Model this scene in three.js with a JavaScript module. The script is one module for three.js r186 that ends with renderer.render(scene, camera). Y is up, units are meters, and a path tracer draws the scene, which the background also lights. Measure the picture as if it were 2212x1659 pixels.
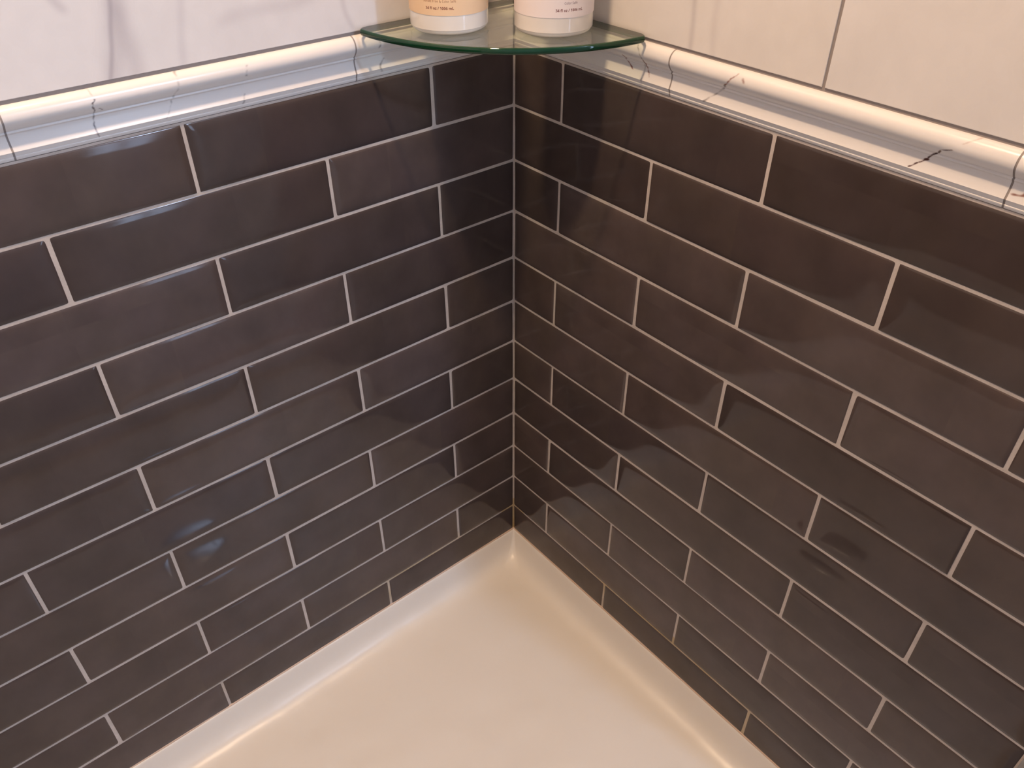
import * as THREE from 'three';
import { mergeGeometries, toCreasedNormals } from 'three/addons/utils/BufferGeometryUtils.js';
import { ImprovedNoise } from 'three/addons/math/ImprovedNoise.js';
import { RectAreaLightUniformsLib } from 'three/addons/lights/RectAreaLightUniformsLib.js';

// ------------------------------------------------------------------ camera, renderer, exposure
const scene = new THREE.Scene();
scene.background = new THREE.Color(0x000000);
const Y0 = 1.02;                       // height of the top edge of the dark tiles above the bathroom floor
const camera = new THREE.PerspectiveCamera(50.97, 2212 / 1659, 0.05, 30);
camera.position.set(0.8508, Y0 + 0.2966, 0.7117);
camera.up.set(0, 1, 0);
camera.lookAt(0.8508 - 0.6076, Y0 + 0.2966 - 0.6127, 0.7117 - 0.5053);
const renderer = new THREE.WebGLRenderer({ antialias: true });
renderer.toneMapping = THREE.LinearToneMapping;
renderer.toneMappingExposure = 1.0;
renderer.shadowMap.enabled = true;
RectAreaLightUniformsLib.init();

// ------------------------------------------------------------------ light values
const CEIL = 2.42;
const WARM = new THREE.Color().setRGB(1.0, 0.69, 0.43);
const COOL = new THREE.Color().setRGB(0.53, 0.70, 1.0);
const LAMP_POWER = 8.7;               // candela of the shower downlight
const WINDOW_POWER = 6.5;               // nits of the tall frosted window
const GLOBE_POWER = 5.0;                // candela of the cool ceiling globe in the room beyond
const LAMP_AT = [0.366, 0.57], GLOBE_AT = [2.6, -0.24];

// ------------------------------------------------------------------ small tools
let seed = 12345;
const rnd = () => { seed = (seed * 1664525 + 1013904223) >>> 0; return seed / 4294967296; };
const perlin = new ImprovedNoise();
const N2 = (x, y, z = 0) => perlin.noise(x, y, z);
const used = new Map();
function numbered(name) {
  const n = used.get(name) ?? 0; used.set(name, n + 1);
  return n ? `${name}_${String(n).padStart(3, '0')}` : name;
}
function mesh(name, geometry, material, parent) {
  const m = new THREE.Mesh(geometry, material); m.name = numbered(name);
  m.castShadow = m.receiveShadow = true; parent.add(m); return m;
}
function group(name) { const g = new THREE.Group(); g.name = numbered(name); scene.add(g); return g; }
function structure(o) { o.userData.kind = 'structure'; return o; }
function thing(o, label, category, grp) { o.userData.label = label; o.userData.category = category; if (grp) o.userData.group = grp; return o; }
const lin = (r, g, b) => new THREE.Color().setRGB(r, g, b);
function canvas(w, h) { const c = document.createElement('canvas'); c.width = w; c.height = h; return [c, c.getContext('2d')]; }
function canvasTexture(c, repeat = false) {
  const t = new THREE.CanvasTexture(c); t.colorSpace = THREE.SRGBColorSpace; t.magFilter = THREE.LinearFilter;
  t.wrapS = t.wrapT = repeat ? THREE.RepeatWrapping : THREE.ClampToEdgeWrapping; return t;
}
function dataTexture(w, h, f, srgb = false) {             // f(u, v) -> [r, g, b] in 0..1
  const a = new Uint8Array(w * h * 4);
  for (let j = 0; j < h; j++) for (let i = 0; i < w; i++) {
    const c = f((i + 0.5) / w, (j + 0.5) / h), k = (j * w + i) * 4;
    for (let q = 0; q < 3; q++) a[k + q] = Math.max(0, Math.min(255, Math.round(255 * (Array.isArray(c) ? c[q] : c))));
    a[k + 3] = 255;
  }
  const t = new THREE.DataTexture(a, w, h, THREE.RGBAFormat); t.magFilter = THREE.LinearFilter; t.minFilter = THREE.LinearFilter;
  t.wrapS = t.wrapT = THREE.RepeatWrapping; if (srgb) t.colorSpace = THREE.SRGBColorSpace; t.needsUpdate = true; return t;
}
function boxUV(w, h, d) {                                  // a box whose uv are metres
  const g = new THREE.BoxGeometry(w, h, d), p = g.attributes.position, n = g.attributes.normal, uv = g.attributes.uv;
  for (let i = 0; i < p.count; i++) {
    const ax = Math.abs(n.getX(i)), ay = Math.abs(n.getY(i));
    if (ax > 0.5) uv.setXY(i, p.getZ(i), p.getY(i)); else if (ay > 0.5) uv.setXY(i, p.getX(i), p.getZ(i)); else uv.setXY(i, p.getX(i), p.getY(i));
  }
  return g;
}
function gridGeometry(us, vs, point, closed = false) {     // point(u, v) -> {p:[x,y,z], uv:[a,b]}
  const pos = [], uv = [], idx = [], W = us.length;
  for (const v of vs) for (const u of us) { const q = point(u, v); pos.push(...q.p); uv.push(...q.uv); }
  for (let j = 0; j < vs.length - 1; j++) for (let i = 0; i < W - 1; i++) {
    const a = j * W + i, b = a + 1, c = a + W, d = c + 1; idx.push(a, b, d, a, d, c);
  }
  const g = new THREE.BufferGeometry();
  g.setAttribute('position', new THREE.Float32BufferAttribute(pos, 3)); g.setAttribute('uv', new THREE.Float32BufferAttribute(uv, 2));
  g.setIndex(idx); g.computeVertexNormals(); return g;
}

// ------------------------------------------------------------------ materials
const mottle = dataTexture(512, 128, (u, v) => {           // glaze tone, drawn out along the tile
  const a = N2(u * 5, v * 3, 1.3) * 0.5 + N2(u * 11, v * 9, 4.1) * 0.3 + N2(u * 40, v * 30, 7.7) * 0.12;
  const b = 0.86 + a * 0.34; return [b, b * (1 + 0.03 * N2(u * 4, v * 2, 9)), b * (1 + 0.06 * N2(u * 6, v * 3, 15))];
});
const glazeRough = dataTexture(512, 256, (u, v) => {
  const a = 0.5 + 0.5 * N2(u * 9, v * 5, 21) + 0.25 * N2(u * 60, v * 30, 3); return 0.35 + 0.3 * a;
});
const TILE_TONES = [[0.0815, 0.0592, 0.0535], [0.0685, 0.05, 0.0456], [0.0913, 0.066, 0.059], [0.0758, 0.0555, 0.0509], [0.0994, 0.0733, 0.0682], [0.0717, 0.053, 0.0496]];
const tileMaterials = TILE_TONES.map((c) => new THREE.MeshPhysicalMaterial({ color: lin(...c), map: mottle, roughness: 0.16, roughnessMap: glazeRough, ior: 1.40 }));

const GW = 2.0;                                            // the grout texture covers GW x 1 m of wall
function groutTexture(side) {
  const [c, x] = canvas(2048, 1024);
  x.fillStyle = '#c0b5ae'; x.fillRect(0, 0, 2048, 1024);
  const im = x.getImageData(0, 0, 2048, 1024), d = im.data;
  for (let j = 0; j < 1024; j++) for (let i = 0; i < 2048; i++) {
    const k = (j * 2048 + i) * 4, s = i / 2048 * GW, y = -j / 1024;      // s along the wall, y below the trim
    let n = 1 + 0.05 * N2(s * 14, y * 14, side * 9) + 0.05 * (rnd() - 0.5) + 0.05 * N2(s * 60, y * 60, 5 + side);
    // yellow-brown soap stain that has soaked into the lowest joints in patches
    const low = y < -0.845 ? 1 : 0;
    let st = low * 0.7 * Math.max(0, 0.25 + 1.1 * N2(s * 5 + side * 3.7, y * 8, 2.2) + 0.5 * N2(s * 22, y * 22, 8));
    if (side === 1 && s > 0.2 && s < 0.62 && low) st += 0.18;
    if (s < 0.03 && low) st += 0.5;
    st = Math.min(1, st);
    d[k] *= n * (1 - 0.10 * st); d[k + 1] *= n * (1 - 0.20 * st); d[k + 2] *= n * (1 - 0.47 * st);
  }
  x.putImageData(im, 0, 0); return canvasTexture(c);
}
const groutBump = dataTexture(256, 256, (u, v) => 0.5 + 0.25 * N2(u * 60, v * 60, 1) + 0.2 * (rnd() - 0.5));
const groutMaterials = [0, 1].map((s) => new THREE.MeshStandardMaterial({ map: groutTexture(s), roughness: 0.9 }));
const groutPlain = new THREE.MeshStandardMaterial({ color: lin(0.50, 0.45, 0.42), roughness: 0.9 });
const groutGrey = new THREE.MeshStandardMaterial({ color: lin(0.30, 0.26, 0.245), roughness: 0.9 });
const sealMat = new THREE.MeshPhysicalMaterial({ color: lin(0.62, 0.45, 0.34), roughness: 0.5 });
const plaster = new THREE.MeshStandardMaterial({ color: lin(0.66, 0.63, 0.59), roughness: 0.9 });
const ceilingMat = new THREE.MeshStandardMaterial({ color: lin(0.78, 0.77, 0.75), roughness: 0.95 });
const chrome = new THREE.MeshPhysicalMaterial({ color: lin(0.62, 0.62, 0.63), metalness: 1, roughness: 0.32 });
const satinMetal = new THREE.MeshPhysicalMaterial({ color: lin(0.32, 0.31, 0.30), metalness: 0.9, roughness: 0.38 });
const darkHole = new THREE.MeshStandardMaterial({ color: lin(0.01, 0.01, 0.01), roughness: 0.8 });

function stroke(x, pts, width, color, blur, alpha) {
  x.save(); x.filter = blur ? `blur(${blur}px)` : 'none'; x.globalAlpha = alpha; x.strokeStyle = color; x.lineWidth = width; x.lineCap = x.lineJoin = 'round';
  x.beginPath(); x.moveTo(...pts[0]);
  for (let i = 1; i < pts.length - 1; i++) x.quadraticCurveTo(...pts[i], (pts[i][0] + pts[i + 1][0]) / 2, (pts[i][1] + pts[i + 1][1]) / 2);
  x.lineTo(...pts[pts.length - 1]); x.stroke(); x.restore();
}
// polished marble-look wall tile: white with printed grey veins; s in 0..0.68 m, y in 0.05..0.37 m above the trim line
const MW = 0.68, MH = 0.34, MY = 0.05;
function marbleTexture(base, veins) {
  const [c, x] = canvas(1360, 680), P = ([s, y]) => [s / MW * 1360, 680 - (y - MY) / MH * 680];
  x.fillStyle = base; x.fillRect(0, 0, 1360, 680);
  const im = x.getImageData(0, 0, 1360, 680), d = im.data;
  for (let j = 0; j < 680; j++) for (let i = 0; i < 1360; i++) {
    const n = 1 + 0.02 * N2(i / 120, j / 150, 3) + 0.012 * N2(i / 30, j / 40, 6), k = (j * 1360 + i) * 4;
    for (let q = 0; q < 3; q++) d[k + q] *= n;
  }
  x.putImageData(im, 0, 0);
  for (const [pts, w, col, blur, al] of veins) stroke(x, pts.map(P), w, col, blur, al);
  return canvasTexture(c);
}
const VG = '#8f858c';
const marbleLeft = marbleTexture('#e2dedd', [
  [[[0.486, 0.30], [0.470, 0.21], [0.4789, 0.1219], [0.487, 0.0994], [0.4905, 0.0795], [0.503, 0.050]], 26, VG, 12, 0.34],
  [[[0.486, 0.30], [0.474, 0.21], [0.4830, 0.1219], [0.4905, 0.0994], [0.4945, 0.0795], [0.505, 0.050]], 6, VG, 2.5, 0.50],
  [[[0.481, 0.118], [0.478, 0.09], [0.4765, 0.066], [0.479, 0.048]], 22, VG, 11, 0.31],
  [[[0.405, 0.20], [0.4187, 0.1135], [0.4263, 0.0896], [0.4324, 0.0512]], 9, VG, 6, 0.22],
  [[[0.385, 0.088], [0.369, 0.0928], [0.3333, 0.0945], [0.2965, 0.092], [0.26, 0.11], [0.2, 0.16]], 16, VG, 9, 0.20],
  [[[0.25, 0.16], [0.2455, 0.0894], [0.2441, 0.0751], [0.2363, 0.0594]], 7, VG, 4, 0.28],
  [[[0.56, 0.20], [0.5334, 0.1295], [0.525, 0.120]], 12, VG, 6, 0.31],
  [[[0.2, 0.30], [0.33, 0.24], [0.46, 0.27], [0.6, 0.2]], 14, VG, 8, 0.22],
]);
const marbleRight = marbleTexture('#e2dcd7', [
  [[[0.30, 0.3], [0.28, 0.2], [0.2865, 0.1032], [0.2885, 0.0815], [0.2888, 0.0540]], 8, VG, 4, 0.34],
  [[[0.33, 0.25], [0.3141, 0.1078], [0.3158, 0.0688], [0.32, 0.05]], 8, VG, 6, 0.19],
  [[[0.05, 0.3], [0.2, 0.22], [0.42, 0.27]], 14, VG, 8, 0.22],
]);
const marblePlain = marbleTexture('#e2ddda', [
  [[[0.1, 0.39], [0.2, 0.25], [0.17, 0.15], [0.24, 0.05]], 18, VG, 9, 0.4], [[[0.45, 0.39], [0.5, 0.2], [0.6, 0.12]], 8, VG, 4, 0.45], [[[0.2, 0.25], [0.4, 0.3], [0.66, 0.24]], 8, VG, 5, 0.22],
]);
const marbleMat = (t) => new THREE.MeshPhysicalMaterial({ map: t, roughness: 0.33, ior: 1.5 });
const marbleLeftMat = marbleMat(marbleLeft), marbleRightMat = marbleMat(marbleRight), marblePlainMat = marbleMat(marblePlain);

// a thin printed vein: broken, wandering, of uneven weight
function vein(x, pts, width, color, blur, alpha) {
  const cv = new THREE.SplineCurve(pts.map((p) => new THREE.Vector2(...p))), n = Math.max(8, Math.round(cv.getLength() / 2.5)), q = cv.getPoints(n), z = rnd() * 50;
  const at = (i) => [q[i].x + 1.6 * N2(i * 0.31, z) + 2.2 * N2(i * 0.09, z + 9), q[i].y + 1.2 * N2(z, i * 0.31)];
  for (let i = 0; i < n; i++) {
    const k = Math.max(0, 0.55 + 0.9 * N2(i * 0.23, z + 3) + 0.3 * N2(i * 0.9, z));
    stroke(x, [at(i), at(i + 1)], width * (0.6 + 0.7 * k), color, blur, Math.min(1, alpha * k));
  }
}
// chair-rail trim: white glaze with thin printed veins; u = metres along the wall / 1.28, v = height 0..0.052
const TU = 1.28, TV = 0.056;
function trimTexture(veins) {
  const [c, x] = canvas(2048, 90 * 2), P = ([s, y]) => [s / TU * 2048, 180 - (y + 0.002) / TV * 180];
  x.fillStyle = '#dedad8'; x.fillRect(0, 0, 2048, 180);
  for (const [pts, w, col, blur, al] of veins) vein(x, pts.map(P), w, col, blur, al);
  return canvasTexture(c);
}
const TG = '#5d5658', TR = '#6a3a30';
const trimLeft = trimTexture([
  [[[0.5279, 0.0514], [0.5253, 0.0422]], 1.5, TG, 0.8, 0.35], [[[0.5253, 0.0422], [0.5285, 0.036], [0.527, 0.031], [0.5307, 0.0191], [0.5293, 0.0051]], 1.9, TG, 0.5, 0.75],
  [[[0.522, 0.033], [0.519, 0.0305]], 2.2, TG, 0.6, 0.7],
  [[[0.4413, 0.0518], [0.4446, 0.0389], [0.4512, 0.0265]], 2.0, TG, 1, 0.35], [[[0.4512, 0.0265], [0.4548, 0.018], [0.462, 0.0088]], 1.4, TG, 0.8, 0.3],
  [[[0.3691, 0.0451], [0.373, 0.0341]], 2, TG, 1.2, 0.35], [[[0.3755, 0.0154], [0.3803, 0.0052]], 2, TG, 1, 0.4],
  [[[0.20, 0.02], [0.207, 0.012], [0.205, 0.006]], 3, TG, 1, 0.5], [[[0.215, 0.05], [0.207, 0.04], [0.209, 0.034]], 2.5, TG, 1, 0.4],
  [[[0.7, 0.05], [0.71, 0.03], [0.73, 0.01]], 2, TG, 0.8, 0.6], [[[0.95, 0.05], [0.99, 0.02], [0.98, 0.01]], 2, TG, 0.8, 0.6],
]);
const trimRight = trimTexture([
  [[[0.1971, 0.0306], [0.2037, 0.0244], [0.2117, 0.0175]], 3, TR, 0.6, 0.7], [[[0.2267, 0.0344], [0.232, 0.0256], [0.2377, 0.0144]], 2.6, TR, 0.6, 0.7],
  [[[0.2206, 0.047], [0.2280, 0.036], [0.2297, 0.0276], [0.2275, 0.0068]], 2.2, TG, 0.8, 0.4],
  [[[0.3581, 0.0473], [0.3509, 0.0401], [0.3431, 0.0322]], 2.2, TR, 0.6, 0.65], [[[0.3431, 0.0322], [0.3347, 0.0231], [0.3171, 0.0081]], 2.4, TG, 1, 0.55], [[[0.3655, 0.0445], [0.3675, 0.0404]], 3.5, TR, 1, 0.35],
  [[[0.6022, 0.0531], [0.59, 0.044]], 1.6, TR, 0.8, 0.35], [[[0.5830, 0.037], [0.5780, 0.0355], [0.5736, 0.0338]], 3.2, '#3a2320', 0.5, 0.9],
  [[[0.5736, 0.0334], [0.5715, 0.030], [0.5691, 0.0284], [0.5640, 0.023], [0.5615, 0.0198], [0.5547, 0.0142], [0.5494, 0.0104]], 2.4, '#3a2320', 0.4, 0.9],
  [[[0.5630, 0.021], [0.5605, 0.0195]], 4, '#4a2a22', 0.5, 0.8], [[[0.6388, 0.0147], [0.6458, 0.016], [0.6485, 0.0201]], 4.5, TR, 0.9, 0.8],
]);
const trimMats = [trimLeft, trimRight].map((t) => new THREE.MeshPhysicalMaterial({ map: t, roughness: 0.22, ior: 1.5 }));

// ------------------------------------------------------------------ wall tiles
// Walls are built in their own axes: s along the wall, y up, d out of the wall. The left wall is turned by +90 degrees, so there s runs to -x.
const PITCH = 0.0785, JH = 0.0019, JV = 0.0021;            // half joint widths
const EDGE = [0, 0.0006, 0.0014, 0.0026, 0.0048, 0.0085, 0.0135, 0.020];
const fall = (t) => 0.0016 * Math.exp(-t / 0.0084) + 0.0006 * Math.exp(-t / 0.0016);      // how far the glaze falls away at distance t from an edge
function tileGeometry(w, h, q) {                           // a glazed tile centred on its place, its face at d = 0.0009
  const span = (L, step) => { const e = EDGE.filter((t) => t < L * 0.4), n = Math.max(1, Math.round((L - 2 * e[e.length - 1]) / step)), a = e[e.length - 1], m = []; for (let i = 1; i < n; i++) m.push(a + (L - 2 * a) * i / n); return [...e, ...m, ...e.map((t) => L - t).reverse()]; };
  const us = span(w, 0.03), vs = span(h, 0.014);
  const face = (u, v) => 0.0022 - Math.pow((fall(u) + fall(w - u)) ** 4 + (fall(v) + fall(h - v)) ** 4, 0.25)
    + 0.00016 * N2(u * 13 + q * 7.1, v * 21, q * 3.3) + 0.00006 * N2(u * 40, v * 55 + q * 5.7, q) + (q % 3 - 1) * 0.0010 * (u - w / 2) + (q % 5 - 2) * 0.0016 * (v - h / 2);
  const pos = [], nor = [], uv = [], idx = [], W = us.length, H = vs.length, E = 1e-4;
  vs.forEach((v) => us.forEach((u) => {
    const d = Math.max(face(u, v), -0.0045);
    const cu = Math.min(Math.max(u, E), w - E), cv = Math.min(Math.max(v, E), h - E);
    const n = new THREE.Vector3(-(face(cu + E, cv) - face(cu - E, cv)) / (2 * E), -(face(cu, cv + E) - face(cu, cv - E)) / (2 * E), 1).normalize();
    pos.push(u - w / 2, v - h / 2, d); nor.push(n.x, n.y, n.z); uv.push((u + q * 0.37) / 0.31, (v + q * 0.11) / 0.31);
  }));
  for (let j = 0; j < H - 1; j++) for (let i = 0; i < W - 1; i++) { const a = j * W + i, b = a + 1, c = a + W, e = c + 1; idx.push(a, b, e, a, e, c); }
  const side = (list, nx, ny) => { const k = pos.length / 3; list.forEach((i) => { for (const dd of [pos[i * 3 + 2], -0.005]) { pos.push(pos[i * 3], pos[i * 3 + 1], dd); nor.push(nx, ny, 0); uv.push(uv[i * 2], uv[i * 2 + 1]); } }); for (let i = 0; i < list.length - 1; i++) { const a = k + i * 2; idx.push(a, a + 1, a + 3, a, a + 3, a + 2); } };
  const row = (j) => us.map((_, i) => j * W + i), col = (i) => vs.map((_, j) => j * W + i);
  side(row(0), 0, -1); side(row(H - 1).reverse(), 0, 1); side(col(W - 1), 1, 0); side(col(0).reverse(), -1, 0);
  const g = new THREE.BufferGeometry();
  g.setAttribute('position', new THREE.Float32BufferAttribute(pos, 3)); g.setAttribute('normal', new THREE.Float32BufferAttribute(nor, 3)); g.setAttribute('uv', new THREE.Float32BufferAttribute(uv, 2)); g.setIndex(idx);
  return g;
}
const FULL_W = 0.3138 - 2 * JV, FULL_H = PITCH - 2 * JH;
const fullTiles = Array.from({ length: 9 }, (_, i) => tileGeometry(FULL_W, FULL_H, i + 1));
function placeTile(wall, a, b, y0, y1) {                   // a tile that fills s in [a, b], y in [y0, y1]
  const w = b - a, h = y1 - y0, q = Math.floor(rnd() * 9);
  const full = Math.abs(w - FULL_W) < 0.003 && Math.abs(h - FULL_H) < 0.001;
  const t = mesh('tile', full ? fullTiles[q] : tileGeometry(w, h, q + 1), tileMaterials[Math.floor(rnd() * tileMaterials.length)], wall);
  if (full) t.scale.x = w / FULL_W;
  t.position.set((a + b) / 2, Y0 + (y0 + y1) / 2, (rnd() - 0.5) * 0.0003);
  t.rotation.set((rnd() - 0.5) * 0.006, (rnd() - 0.5) * 0.0035, 0);
}
const ROWS = 12, BOTTOM = -0.9295;
function tileField(wall, joints, end, from = 0.0022, mirror = false) {   // joints[r] = measured joint positions along the wall in row r
  for (let r = 0; r < ROWS; r++) {
    const y1 = -PITCH * r - JH - (r === 0 ? 0.0005 : 0), y0 = r === ROWS - 1 ? BOTTOM : -PITCH * (r + 1) + JH;
    const cuts = [from - JV, ...joints[r]];
    while (cuts[cuts.length - 1] + 0.3138 < end - 0.012) cuts.push(cuts[cuts.length - 1] + 0.3138);
    cuts.push(end + JV);
    for (let i = 0; i < cuts.length - 1; i++) {
      const a = cuts[i] + JV, b = cuts[i + 1] - JV;
      if (mirror) placeTile(wall, -b, -a, y0, y1); else placeTile(wall, a, b, y0, y1);
    }
  }
}
const LEFT_JOINTS = [[0.1341, 0.4484], [0.2909, 0.6059], [0.1325, 0.4471], [0.2906, 0.6047], [0.1310, 0.4463], [0.2901, 0.6042], [0.1322, 0.4476, 0.7613], [0.2910, 0.6047], [0.1327, 0.4476, 0.7597], [0.2907, 0.6052], [0.1342, 0.4491, 0.7615], [0.2920, 0.6051]];
const RIGHT_JOINTS = [[0.0952, 0.4095], [0.2538, 0.5671], [0.0963, 0.4099, 0.7243], [0.2534, 0.5669], [0.0955, 0.4100, 0.7233], [0.2524, 0.5662], [0.0965, 0.4107, 0.7236], [0.2535, 0.5666], [0.0954, 0.4100, 0.7223], [0.2533, 0.5675], [0.0955, 0.4115, 0.7212], [0.2525, 0.5677]];

// ------------------------------------------------------------------ chair-rail trim
const TRIM_PROFILE = [[-0.006, 0.0012], [0.0004, 0.0012], [0.0009, 0.0018], [0.0018, 0.0044], [0.0014, 0.005], [0.0017, 0.0056], [0.003, 0.0088], [0.0034, 0.0095], [0.0031, 0.0102], [0.0022, 0.0126], [0.0012, 0.016], [0.0006, 0.0195], [0.0004, 0.0222], [0.0006, 0.0244], [0.0013, 0.0253], [0.002, 0.0261], [0.002, 0.0268], [0.0015, 0.0276], [0.0018, 0.0283], [0.003, 0.0292], [0.0056, 0.0322], [0.0073, 0.0346], [0.0083, 0.037], [0.0086, 0.0396], [0.0081, 0.0426], [0.0068, 0.0456], [0.0046, 0.0482], [0.0018, 0.05], [-0.0012, 0.0508], [-0.006, 0.0511]];
const trimCurve = new THREE.CatmullRomCurve3(TRIM_PROFILE.map(([d, y]) => new THREE.Vector3(d, y, 0)), false, 'centripetal');
function trimGeometry(s0, s1, sign, shrink = 0) {          // mitred where it meets the corner at s = 0
  const n = 120, ks = [0, 1], pts = trimCurve.getPoints(n);
  const g = gridGeometry(ks, pts.map((_, i) => i), (k, i) => {
    const q = pts[i], d = q.x - shrink; let s = k ? s1 : s0;
    if (s0 < 0.01) s = k ? s1 : Math.max(0.0003, d);
    return { p: [sign * s, Y0 + q.y, d], uv: [s / TU, (q.y + 0.002) / TV] };
  });
  if (sign < 0) { const ix = g.index; for (let i = 0; i < ix.count; i += 3) { const a = ix.getX(i); ix.setX(i, ix.getX(i + 1)); ix.setX(i + 1, a); } g.computeVertexNormals(); }
  return g;
}
function trimRun(trim, cuts, sign, material) {
  for (let i = 0; i < cuts.length - 1; i++) {
    mesh('trim_piece', trimGeometry(cuts[i] + (i ? 0.0009 : 0), cuts[i + 1] - 0.0009, sign), material, trim);
    if (i) mesh('grout_joint', trimGeometry(cuts[i] - 0.003, cuts[i] + 0.003, sign, 0.0005), groutGrey, trim);
  }
}

// ------------------------------------------------------------------ the two tiled walls
const WALL_T = 0.12, RIGHT_END = 0.8640, LEFT_END = 1.50;
function marbleTile(wall, a, b, y0, y1, material, mirror) {
  const w = b - a, h = y1 - y0, sh = new THREE.Shape(); sh.moveTo(-w / 2, -h / 2); sh.lineTo(w / 2, -h / 2); sh.lineTo(w / 2, h / 2); sh.lineTo(-w / 2, h / 2); sh.closePath();
  const g = new THREE.ExtrudeGeometry(sh, { depth: 0.007, bevelEnabled: true, bevelThickness: 0.0007, bevelSize: 0.0007, bevelOffset: -0.0007, bevelSegments: 2 });
  g.translate((a + b) / 2 * (mirror ? -1 : 1), Y0 + (y0 + y1) / 2, -0.0074);
  const p = g.attributes.position, uv = g.attributes.uv;
  for (let i = 0; i < p.count; i++) { const s = (mirror ? -1 : 1) * p.getX(i) - (a > 0.4 ? a : 0); uv.setXY(i, s / MW, (p.getY(i) - Y0 - (y0 > 0.2 ? y0 - 0.0545 : 0) - MY) / MH); }
  mesh('marble_tile', g, material, wall);
}
function wallBody(wall, s0, s1, grout, mirror) {
  const sg = mirror ? -1 : 1, w = s1 - s0, c = sg * (s0 + s1) / 2;
  const core = boxUV(w, CEIL, WALL_T - 0.007); core.translate(c, CEIL / 2, -WALL_T + (WALL_T - 0.007) / 2); mesh('wall_core', core, plaster, wall);
  const low = new THREE.BoxGeometry(w, 0.955, 0.0068); low.translate(c, Y0 - 0.9545 + 0.4775, -0.0035);
  const p = low.attributes.position, uv = low.attributes.uv;
  for (let i = 0; i < p.count; i++) uv.setXY(i, sg * p.getX(i) / GW, 1 + (p.getY(i) - Y0));
  mesh('grout', low, grout, wall);
  const high = boxUV(w, CEIL - Y0 - 0.0005, 0.0060); high.translate(c, (CEIL + Y0 + 0.0005) / 2, -0.0041); mesh('grout', high, groutGrey, wall);
}
function marbleRows(wall, joints, end, mats, mirror) {
  let y = 0.0545, r = 0;
  while (y < CEIL - Y0 - 0.02) {
    const top = Math.min(y + 0.305, CEIL - Y0 - 0.001), cuts = [0.0005, ...(r % 2 ? joints.map((q) => q - 0.31).filter((q) => q > 0.05) : joints)];
    while (cuts[cuts.length - 1] < end - 0.05) cuts.push(Math.min(cuts[cuts.length - 1] + 0.62, end));
    for (let i = 0; i < cuts.length - 1; i++) if (cuts[i + 1] - cuts[i] > 0.02) marbleTile(wall, cuts[i] + 0.0016, cuts[i + 1] - 0.0016, y, top - 0.003, r === 0 && i === 0 ? mats[0] : mats[1], mirror);
    y = top + 0.0002; r++;
  }
}
const wallLeft = structure(group('wall_left')); wallLeft.rotation.y = Math.PI / 2;
wallBody(wallLeft, -WALL_T, LEFT_END, groutMaterials[0], true);
tileField(wallLeft, LEFT_JOINTS, LEFT_END - 0.003, 0.0024, true);
marbleRows(wallLeft, [0.66], LEFT_END, [marbleLeftMat, marblePlainMat], true);
const trim1 = structure(group('trim_1')); trim1.rotation.y = Math.PI / 2;
trimRun(trim1, [0, 0.2398, 0.6062, 0.9716, 1.337, LEFT_END], -1, trimMats[0]);

const wallRight = structure(group('wall_right'));
wallBody(wallRight, 0, RIGHT_END + 0.004, groutMaterials[1], false);
tileField(wallRight, RIGHT_JOINTS, RIGHT_END, 0.0018, false);
marbleRows(wallRight, [0.4492], RIGHT_END, [marbleRightMat, marblePlainMat], false);
const trim2 = structure(group('trim_2'));
trimRun(trim2, [0, 0.2695, 0.6350, RIGHT_END], 1, trimMats[1]);

// metal channel that closes the open end of the right wall
const jamb = thing(group('wall_end_channel'), 'grey metal channel capping the open end of the right-hand tiled wall', 'metal channel');
jamb.position.set(RIGHT_END, 0, 0);
{
  const sh = new THREE.Shape(); sh.moveTo(0.0022, 0.003); sh.lineTo(0.030, 0.003); sh.lineTo(0.034, -0.001); sh.lineTo(0.034, -WALL_T); sh.lineTo(0.0045, -WALL_T); sh.lineTo(0.0045, -0.006); sh.lineTo(0.0022, -0.006); sh.closePath();
  const g = new THREE.ExtrudeGeometry(sh, { depth: CEIL - 0.11, bevelEnabled: false }); g.rotateX(-Math.PI / 2); g.scale(1, 1, -1);
  const ix = []; const p = g.attributes.position; for (let i = 0; i < p.count; i += 3) for (const k of [0, 2, 1]) ix.push(p.getX(i + k), p.getY(i + k), p.getZ(i + k));
  const f = new THREE.BufferGeometry(); f.setAttribute('position', new THREE.Float32BufferAttribute(ix, 3)); f.computeVertexNormals(); f.translate(0, 0.105, 0);
  mesh('channel', f, satinMetal, jamb);
}

// third wall of the shower, behind the photographer
const wallFront = structure(group('wall_front')); wallFront.position.z = LEFT_END; wallFront.rotation.y = Math.PI;
wallBody(wallFront, -0.9, 0.12, groutMaterials[0], false);
for (let r = 0; r < ROWS; r++) {
  const y1 = -PITCH * r - JH, y0 = r === ROWS - 1 ? BOTTOM : -PITCH * (r + 1) + JH; let a = -0.9 + (r % 2 ? 0.157 : 0);
  if (r % 2) placeTile(wallFront, -0.9 + JV, a - JV, y0, y1);
  for (; a < -0.01; a += 0.3138) placeTile(wallFront, a + JV, Math.min(a + 0.3138 - JV, -0.006), y0, y1);
}
{
  let y = 0.0545; while (y < CEIL - Y0 - 0.02) { const top = Math.min(y + 0.305, CEIL - Y0 - 0.001); for (const [a, b] of [[0.008, 0.45], [0.45, 0.898]]) marbleTile(wallFront, a + 0.0016, b - 0.0016, y, top - 0.003, marblePlainMat, true); y = top + 0.0002; }
}
const trim3 = structure(group('trim_3')); trim3.position.z = LEFT_END; trim3.rotation.y = Math.PI;
mesh('trim_piece', trimGeometry(0.014, 0.45, -1), trimMats[0], trim3); mesh('trim_piece', trimGeometry(0.4518, 0.898, -1), trimMats[0], trim3);

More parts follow.
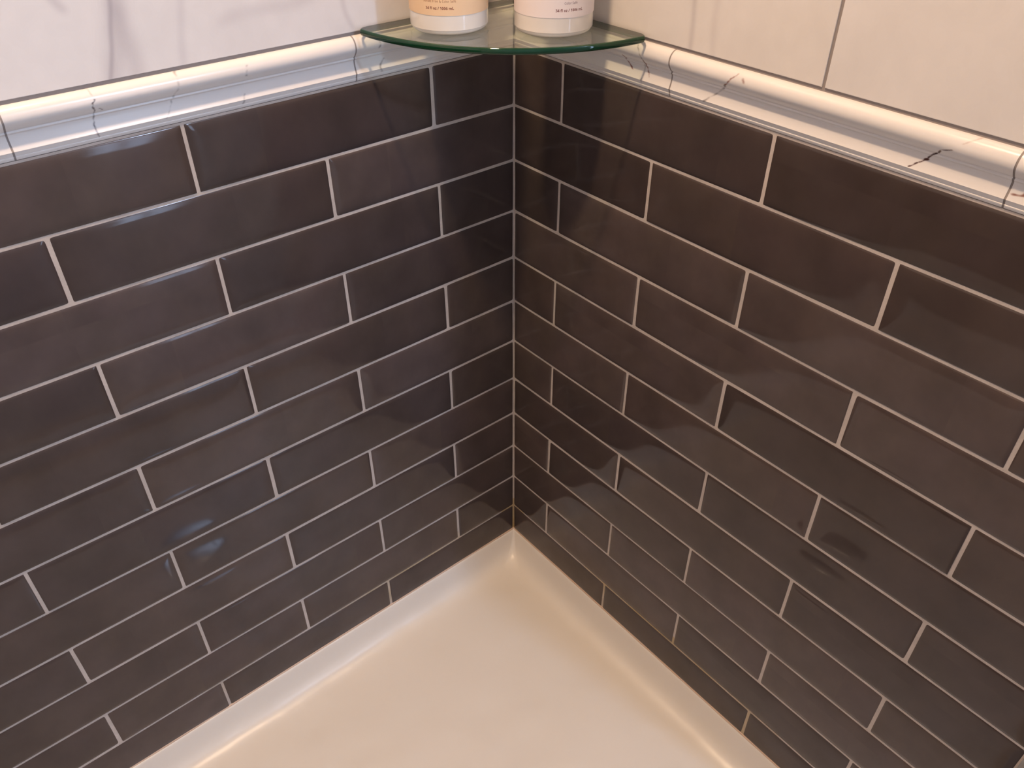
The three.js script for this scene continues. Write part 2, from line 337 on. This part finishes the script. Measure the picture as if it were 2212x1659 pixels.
// ------------------------------------------------------------------ bathroom shell outside the frame
function slab(name, w, h, d, x, y, z, m) { const o = mesh(name, boxUV(w, h, d), m, scene); o.position.set(x, y, z); return structure(o); }
const floorMat = new THREE.MeshStandardMaterial({ color: lin(0.34, 0.31, 0.28), roughness: 0.5 });
slab('floor', 4.6, 0.1, 3.4, 2.1, -0.05, 0.25, floorMat);
slab('ceiling', 4.6, 0.1, 3.4, 2.1, CEIL + 0.05, 0.25, ceilingMat);
slab('wall_back', 4.4, CEIL, 0.1, 2.1, CEIL / 2, -1.25, plaster);
slab('wall_west', 0.1, CEIL, 1.07, -0.05, CEIL / 2, -0.665, plaster);
slab('wall_near', 3.3, CEIL, 0.1, 2.65, CEIL / 2, 1.65, plaster);
// far wall with a tall narrow window
const WX = 4.1, WZ = -0.40, WW = 0.40, WB = 0.04, WT = 2.25;
const wallFar = structure(group('wall_far'));
const far = (w, h, z, y) => { const g = boxUV(0.1, h, w); g.translate(WX + 0.05, y, z); mesh('wall_panel', g, plaster, wallFar); };
far(WZ - WW / 2 + 1.3, CEIL, (WZ - WW / 2 - 1.3) / 2, CEIL / 2); far(1.7 - (WZ + WW / 2), CEIL, (WZ + WW / 2 + 1.7) / 2, CEIL / 2);
far(WW, WB, WZ, WB / 2); far(WW, CEIL - WT, WZ, (CEIL + WT) / 2);
const win = structure(group('window_1'));
const frost = new THREE.MeshStandardMaterial({ color: lin(0.6, 0.6, 0.6), emissive: COOL, emissiveIntensity: 1.6, roughness: 0.6 });
const frameMat = new THREE.MeshStandardMaterial({ color: lin(0.75, 0.75, 0.74), roughness: 0.4 });
{
  const bar = (h, w, y, z) => { const g = boxUV(0.05, h, w); g.translate(WX + 0.03, y, z); return g; };
  mesh('window_frame', mergeGeometries([bar(WT - WB, 0.04, (WT + WB) / 2, WZ - WW / 2 + 0.02), bar(WT - WB, 0.04, (WT + WB) / 2, WZ + WW / 2 - 0.02), bar(WT - WB, 0.05, (WT + WB) / 2, WZ), ...[-1, 1].flatMap((q) => [bar(0.04, WW / 2 - 0.065, WB + 0.02, WZ + q * (WW / 4 - 0.0075)), bar(0.04, WW / 2 - 0.065, WT - 0.02, WZ + q * (WW / 4 - 0.0075))])]), frameMat, win);
  const pw = WW / 2 - 0.075, ph = WT - WB - 0.08;
  for (const s of [-1, 1]) {
    const z = WZ + s * (0.025 + pw / 2), y = (WT + WB) / 2;
    const g = boxUV(0.006, ph, pw); g.translate(WX + 0.04, y, z); mesh('pane', g, frost, win);
    const l = new THREE.RectAreaLight(COOL, WINDOW_POWER, pw, ph); l.position.set(WX + 0.004, y, z); l.lookAt(WX - 1, y, z); scene.add(l);
  }
}

// ------------------------------------------------------------------ recessed warm downlight over the shower
const lamp = thing(group('recessed_ceiling_light'), 'round white recessed downlight in the ceiling above the shower', 'ceiling light');
lamp.position.set(LAMP_AT[0], CEIL, LAMP_AT[1]);
{
  const ring = new THREE.LatheGeometry([[0.048, -0.002], [0.052, -0.006], [0.070, -0.006], [0.075, -0.003], [0.075, 0.0]].map(([r, y]) => new THREE.Vector2(r, y)), 48);
  mesh('trim_ring', ring, frameMat, lamp);
  const lens = new THREE.CylinderGeometry(0.048, 0.048, 0.003, 40); lens.translate(0, -0.0025, 0);
  mesh('lens', lens, new THREE.MeshStandardMaterial({ color: lin(0.8, 0.8, 0.8), emissive: WARM, emissiveIntensity: 6, roughness: 0.5 }), lamp);
  const l = new THREE.SpotLight(WARM, LAMP_POWER, 0, 1.35, 0.5, 2); l.position.set(LAMP_AT[0], CEIL - 0.012, LAMP_AT[1]); l.target.position.set(LAMP_AT[0], 0, LAMP_AT[1]);
  l.castShadow = true; l.shadow.radius = 2.3; scene.add(l, l.target);
}

// cool opal globe on the ceiling of the room beyond the shower
const globe = thing(group('ceiling_globe'), 'small cool-white opal globe light on the ceiling beyond the shower', 'ceiling light');
globe.position.set(GLOBE_AT[0], CEIL, GLOBE_AT[1]);
{
  const sp = new THREE.SphereGeometry(0.085, 40, 24, 0, Math.PI * 2, Math.PI * 0.16, Math.PI * 0.84); sp.translate(0, -0.09, 0);
  mesh('opal_shade', sp, new THREE.MeshStandardMaterial({ color: lin(0.8, 0.8, 0.8), emissive: COOL, emissiveIntensity: 12, roughness: 0.4 }), globe);
  const base = new THREE.LatheGeometry([[0, -0.022], [0.050, -0.022], [0.056, -0.018], [0.056, 0]].map(([r, y]) => new THREE.Vector2(r, y)), 40); mesh('base_plate', base, frameMat, globe);
  const l = new THREE.PointLight(COOL, GLOBE_POWER, 0, 2); l.position.set(GLOBE_AT[0], CEIL - 0.09, GLOBE_AT[1]); l.castShadow = true; l.shadow.radius = 3.8; scene.add(l);
}

// ------------------------------------------------------------------ shower tray
const tray = thing(group('shower_tray'), 'white glossy shower tray with raised sloping rim below the dark tiles', 'shower tray');
const RIM = Y0 - 0.9315, TX = 0.90, TZ = 1.497;
const panBump = dataTexture(1024, 1024, (u, v) => 0.5 + 0.28 * N2(u * 10, v * 10, 1) + 0.18 * N2(u * 23, v * 23, 6) + 0.05 * N2(u * 60, v * 60, 6));
const trayMat = new THREE.MeshPhysicalMaterial({ color: lin(0.75, 0.695, 0.63), roughness: 0.34, ior: 1.5, bumpMap: panBump, bumpScale: 0.008 });
{
  const cx = TX / 2 + 0.001, cz = TZ / 2, DX = 0.43, DZ = 0.50;
  const prof = [[-0.0075, -0.03], [-0.0075, 0.0002], [-0.004, 0.0004], [0.0004, 0.0002], [0.0020, -0.0010], [0.0032, -0.0035], [0.0050, -0.0100], [0.0070, -0.0180], [0.0094, -0.0265], [0.0122, -0.0345], [0.0158, -0.0410], [0.0204, -0.0462], [0.0260, -0.0500], [0.0325, -0.0526], [0.0400, -0.0541], [0.0490, -0.0548], [0.09, -0.0553], [0.15, -0.0561], [0.22, -0.0571]];
  const ring = (o) => {                                     // rounded rectangle inset by o
    const hx = TX / 2 - o, hz = TZ / 2 - o, r = Math.max(0.0005, Math.min(o * 0.75, 0.05)), out = [];
    for (let c = 0; c < 4; c++) for (let k = 0; k <= 10; k++) {
      const a = (c + k / 10) * Math.PI / 2, sx = [1, -1, -1, 1][c], sz = [1, 1, -1, -1][c];
      out.push([cx + sx * (hx - r) + r * Math.cos(a), cz + sz * (hz - r) + r * Math.sin(a)]);
    }
    out.push(out[0]); return out;
  };
  const rings = prof.map(([o, y]) => ring(o).map(([x, z]) => [x, RIM + y, z]));
  for (const t of [0.25, 0.5, 0.75, 0.93]) { const base = ring(0.22); rings.push(base.map(([x, z]) => { const ex = DX + (x - DX) * (1 - t), ez = DZ + (z - DZ) * (1 - t); return [ex, RIM - 0.0571 - 0.006 * t, ez]; })); }
  rings.push(ring(0.22).map(() => [DX, RIM - 0.0633, DZ]));
  const pos = [], uv = [], idx = [], W = rings[0].length;
  for (const r of rings) for (const q of r) { pos.push(...q); uv.push(q[0] / 1.6, q[2] / 1.6); }
  for (let j = 0; j < rings.length - 1; j++) for (let i = 0; i < W - 1; i++) { const a = j * W + i, b = a + 1, c = a + W, d = c + 1; idx.push(a, c, b, b, c, d); }
  const g = new THREE.BufferGeometry(); g.setAttribute('position', new THREE.Float32BufferAttribute(pos, 3)); g.setAttribute('uv', new THREE.Float32BufferAttribute(uv, 2)); g.setIndex(idx); g.computeVertexNormals();
  const nr = g.attributes.normal;                           // the ring's first and last points are one place: give them one normal
  for (let j = 0; j < rings.length; j++) { const a = j * W, b = a + W - 1, v = new THREE.Vector3(nr.getX(a) + nr.getX(b), nr.getY(a) + nr.getY(b), nr.getZ(a) + nr.getZ(b)).normalize(); nr.setXYZ(a, v.x, v.y, v.z); nr.setXYZ(b, v.x, v.y, v.z); }
  mesh('tray_basin', g, trayMat, tray);
  const skirt = boxUV(0.02, RIM - 0.03, TZ - 0.01); skirt.translate(TX - 0.006, (RIM - 0.03) / 2, TZ / 2); mesh('skirt', skirt, trayMat, tray);
  // thin bead of sealant where the lowest tiles meet the rim
  const bead = (len) => { const b = new THREE.CylinderGeometry(0.0021, 0.0021, len, 10, 40); const p = b.attributes.position; for (let i = 0; i < p.count; i++) { const k = 1 + 0.25 * N2(p.getY(i) * 30, len, 2); p.setX(i, p.getX(i) * k); p.setZ(i, p.getZ(i) * k); } return b; };
  const bl = bead(LEFT_END - 0.004); bl.rotateX(Math.PI / 2); bl.translate(-0.0004, RIM + 0.0010, LEFT_END / 2 + 0.001); mesh('sealant_bead', bl, sealMat, tray);
  const br = bead(RIGHT_END); br.rotateZ(Math.PI / 2); br.translate(RIGHT_END / 2, RIM + 0.0010, -0.0004); mesh('sealant_bead', br, sealMat, tray);
  // drain
  const dr = new THREE.Group(); dr.name = 'drain'; tray.add(dr); dr.position.set(DX, RIM - 0.062, DZ);
  const cover = new THREE.LatheGeometry([[0.0, 0.004], [0.040, 0.0036], [0.052, 0.0022], [0.056, 0.0]].map(([r, y]) => new THREE.Vector2(r, y)), 48); mesh('drain_cover', cover, chrome, dr);
  const holes = []; for (let k = 0; k < 12; k++) { const s = new THREE.CylinderGeometry(0.0045, 0.0045, 0.0012, 14); s.translate(0.034 * Math.cos(k * Math.PI / 6), 0.0037, 0.034 * Math.sin(k * Math.PI / 6)); holes.push(s); }
  mesh('drain_holes', mergeGeometries(holes), darkHole, dr);
}

// ------------------------------------------------------------------ corner shelf
const shelf = thing(group('corner_shelf'), 'quarter-round green-edged glass shelf in the corner holding two bottles', 'glass shelf');
const SB = Y0 + 0.0522, ST = Y0 + 0.0592;
{
  const R0 = 0.2345, g0 = 0.0034, b = 0.0024, R = R0 - b, o = g0 + b, sh = new THREE.Shape();
  sh.moveTo(o, o); sh.lineTo(0.2195, o);
  const arc = [];
  for (let k = 0; k <= 64; k++) { const a = 0.052 + (Math.PI / 2 - 0.104) * k / 64; arc.push([R * Math.cos(a), R * Math.sin(a)]); }
  sh.quadraticCurveTo(0.2285, o, ...arc[0]);
  for (const q of arc.slice(1)) sh.lineTo(...q);
  sh.quadraticCurveTo(o, 0.2285, o, 0.2195); sh.closePath();
  const face = new THREE.ShapeGeometry(sh, 12); face.rotateX(Math.PI / 2);
  const top = face.clone(); top.translate(0, ST, 0); const low = face.clone(); low.translate(0, SB, 0);
  mesh('glass_panel', mergeGeometries([top, low]), new THREE.MeshPhysicalMaterial({ color: lin(0.94, 0.97, 0.92), roughness: 0.02, transmission: 1, thickness: 0, ior: 1.52, side: THREE.DoubleSide }), shelf);
  // polished edge, half round, all the way round the sheet
  const line = sh.getPoints(12).filter((q, i, l) => i === 0 || q.distanceTo(l[i - 1]) > 1e-5); if (line[0].distanceTo(line[line.length - 1]) < 1e-5) line.pop();
  const n = line.length, half = (ST - SB) / 2, pr = Array.from({ length: 13 }, (_, k) => -Math.PI / 2 + Math.PI * k / 12);
  const normals = line.map((q, i) => { const p = line[(i + n - 1) % n], c = line[(i + 1) % n]; return new THREE.Vector2(c.y - p.y, p.x - c.x).normalize(); });
  const edge = gridGeometry(Array.from({ length: n + 1 }, (_, i) => i), pr, (i, a) => { const q = line[i % n], m = normals[i % n], d = b * Math.pow(Math.cos(a), 0.7); return { p: [q.x + m.x * d, (ST + SB) / 2 + half * Math.sin(a), q.y + m.y * d], uv: [i / n, a] }; });
  const e = mesh('polished_edge', edge, new THREE.MeshPhysicalMaterial({ color: lin(0.003, 0.036, 0.013), roughness: 0.04, ior: 1.52, side: THREE.DoubleSide }), shelf); e.userData.label = 'dark green polished glass edge';
}

// ------------------------------------------------------------------ bottles
const bottlePlastic = (r, g, b) => new THREE.MeshPhysicalMaterial({ color: lin(r, g, b), roughness: 0.3, ior: 1.48, clearcoat: 1.0, clearcoatRoughness: 0.025 });
const BR = 0.0437;
function labelTexture(base, top, lines) {
  const [c, x] = canvas(2048, 1024), gr = x.createLinearGradient(0, 1024, 0, 0);
  gr.addColorStop(0, base); gr.addColorStop(0.22, base); gr.addColorStop(0.5, top); gr.addColorStop(1, top);
  x.fillStyle = gr; x.fillRect(0, 0, 2048, 1024); x.textAlign = 'center'; x.textBaseline = 'alphabetic';
  for (const [t, deg, up, size, font, col] of lines) { x.font = `${font} ${size}px sans-serif`; x.fillStyle = col; x.fillText(t, 1024 + deg / 360 * 2048, 1024 - up / 0.135 * 1024); }
  return canvasTexture(c);
}
function bottle(cx, cz, label, body, tex) {
  const b = thing(group('shampoo_bottle'), label, 'bottle', 'pump bottles on the glass corner shelf');
  b.position.set(cx, ST + 0.0002, cz);
  const pts = [[0, 0.0012], [0.030, 0.0008], [0.0375, 0.0], [0.0402, 0.0008], [0.0422, 0.0028], [0.0433, 0.0062], [0.0436, 0.011], [BR, 0.018], [BR, 0.165], [0.0430, 0.172], [0.0405, 0.180], [0.034, 0.189], [0.024, 0.196], [0.0165, 0.200], [0.0155, 0.205], [0, 0.205]];
  const body0 = new THREE.SplineCurve(pts.map((p) => new THREE.Vector2(...p))).getPoints(110).map((p) => new THREE.Vector2(Math.max(0, Math.min(BR, p.x)), Math.max(0, p.y)));
  mesh('bottle_body', new THREE.LatheGeometry(body0, 96), body, b);
  // wrap-round label; its middle faces the direction of `front`
  const front = Math.atan2(0.7117 - cz, 0.8508 - cx);
  const lg = gridGeometry(Array.from({ length: 97 }, (_, i) => i / 96), [0, 1], (u, v) => { const a = front + (0.5 - u) * Math.PI * 2, r = BR + 0.00025; return { p: [r * Math.cos(a), 0.0205 + v * 0.135, r * Math.sin(a)], uv: [u, v] }; });
  mesh('label', lg, new THREE.MeshPhysicalMaterial({ map: tex, roughness: 0.55, side: THREE.DoubleSide }), b);
  const pump = new THREE.LatheGeometry([[0.0, 0.2035], [0.0175, 0.2035], [0.0180, 0.205], [0.0180, 0.222], [0.0165, 0.2245], [0.006, 0.2255], [0.0055, 0.245], [0.011, 0.2465], [0.012, 0.250], [0.011, 0.256], [0, 0.258]].map((p) => new THREE.Vector2(...p)), 48);
  mesh('pump', pump, new THREE.MeshPhysicalMaterial({ color: lin(0.75, 0.72, 0.68), roughness: 0.3 }), b);
  const tube = new THREE.CapsuleGeometry(0.0048, 0.036, 6, 16); tube.rotateZ(Math.PI / 2); tube.translate(0.022, 0.252, 0);
  const sp = mesh('spout', tube, new THREE.MeshPhysicalMaterial({ color: lin(0.75, 0.72, 0.68), roughness: 0.3 }), b); sp.rotation.y = -front;
  return b;
}
const INK = '#6b2b22', mm = 1024 / 135;
bottle(0.0645, 0.1492, 'white bottle with a peach-orange label, nearer the left wall', bottlePlastic(0.82, 0.76, 0.69), labelTexture('#eecba4', '#eca866', [
  ['Sulfate Free & Color Safe', -13.5, 0.0133, 3.25 * mm, '', '#8a5136'], ['34 fl oz / 1006 mL', -13.5, 0.0062, 3.75 * mm, 'bold', INK]]));
bottle(0.1464, 0.0660, 'white bottle with a pinkish-white label, nearer the right wall', bottlePlastic(0.80, 0.74, 0.68), labelTexture('#f1e4e1', '#efddd9', [
  ['Color Safe', 24.5, 0.0133, 3.25 * mm, '', '#6e5058'], ['34 fl oz / 1006 mL', 23, 0.0062, 3.75 * mm, 'bold', INK]]));

renderer.render(scene, camera);
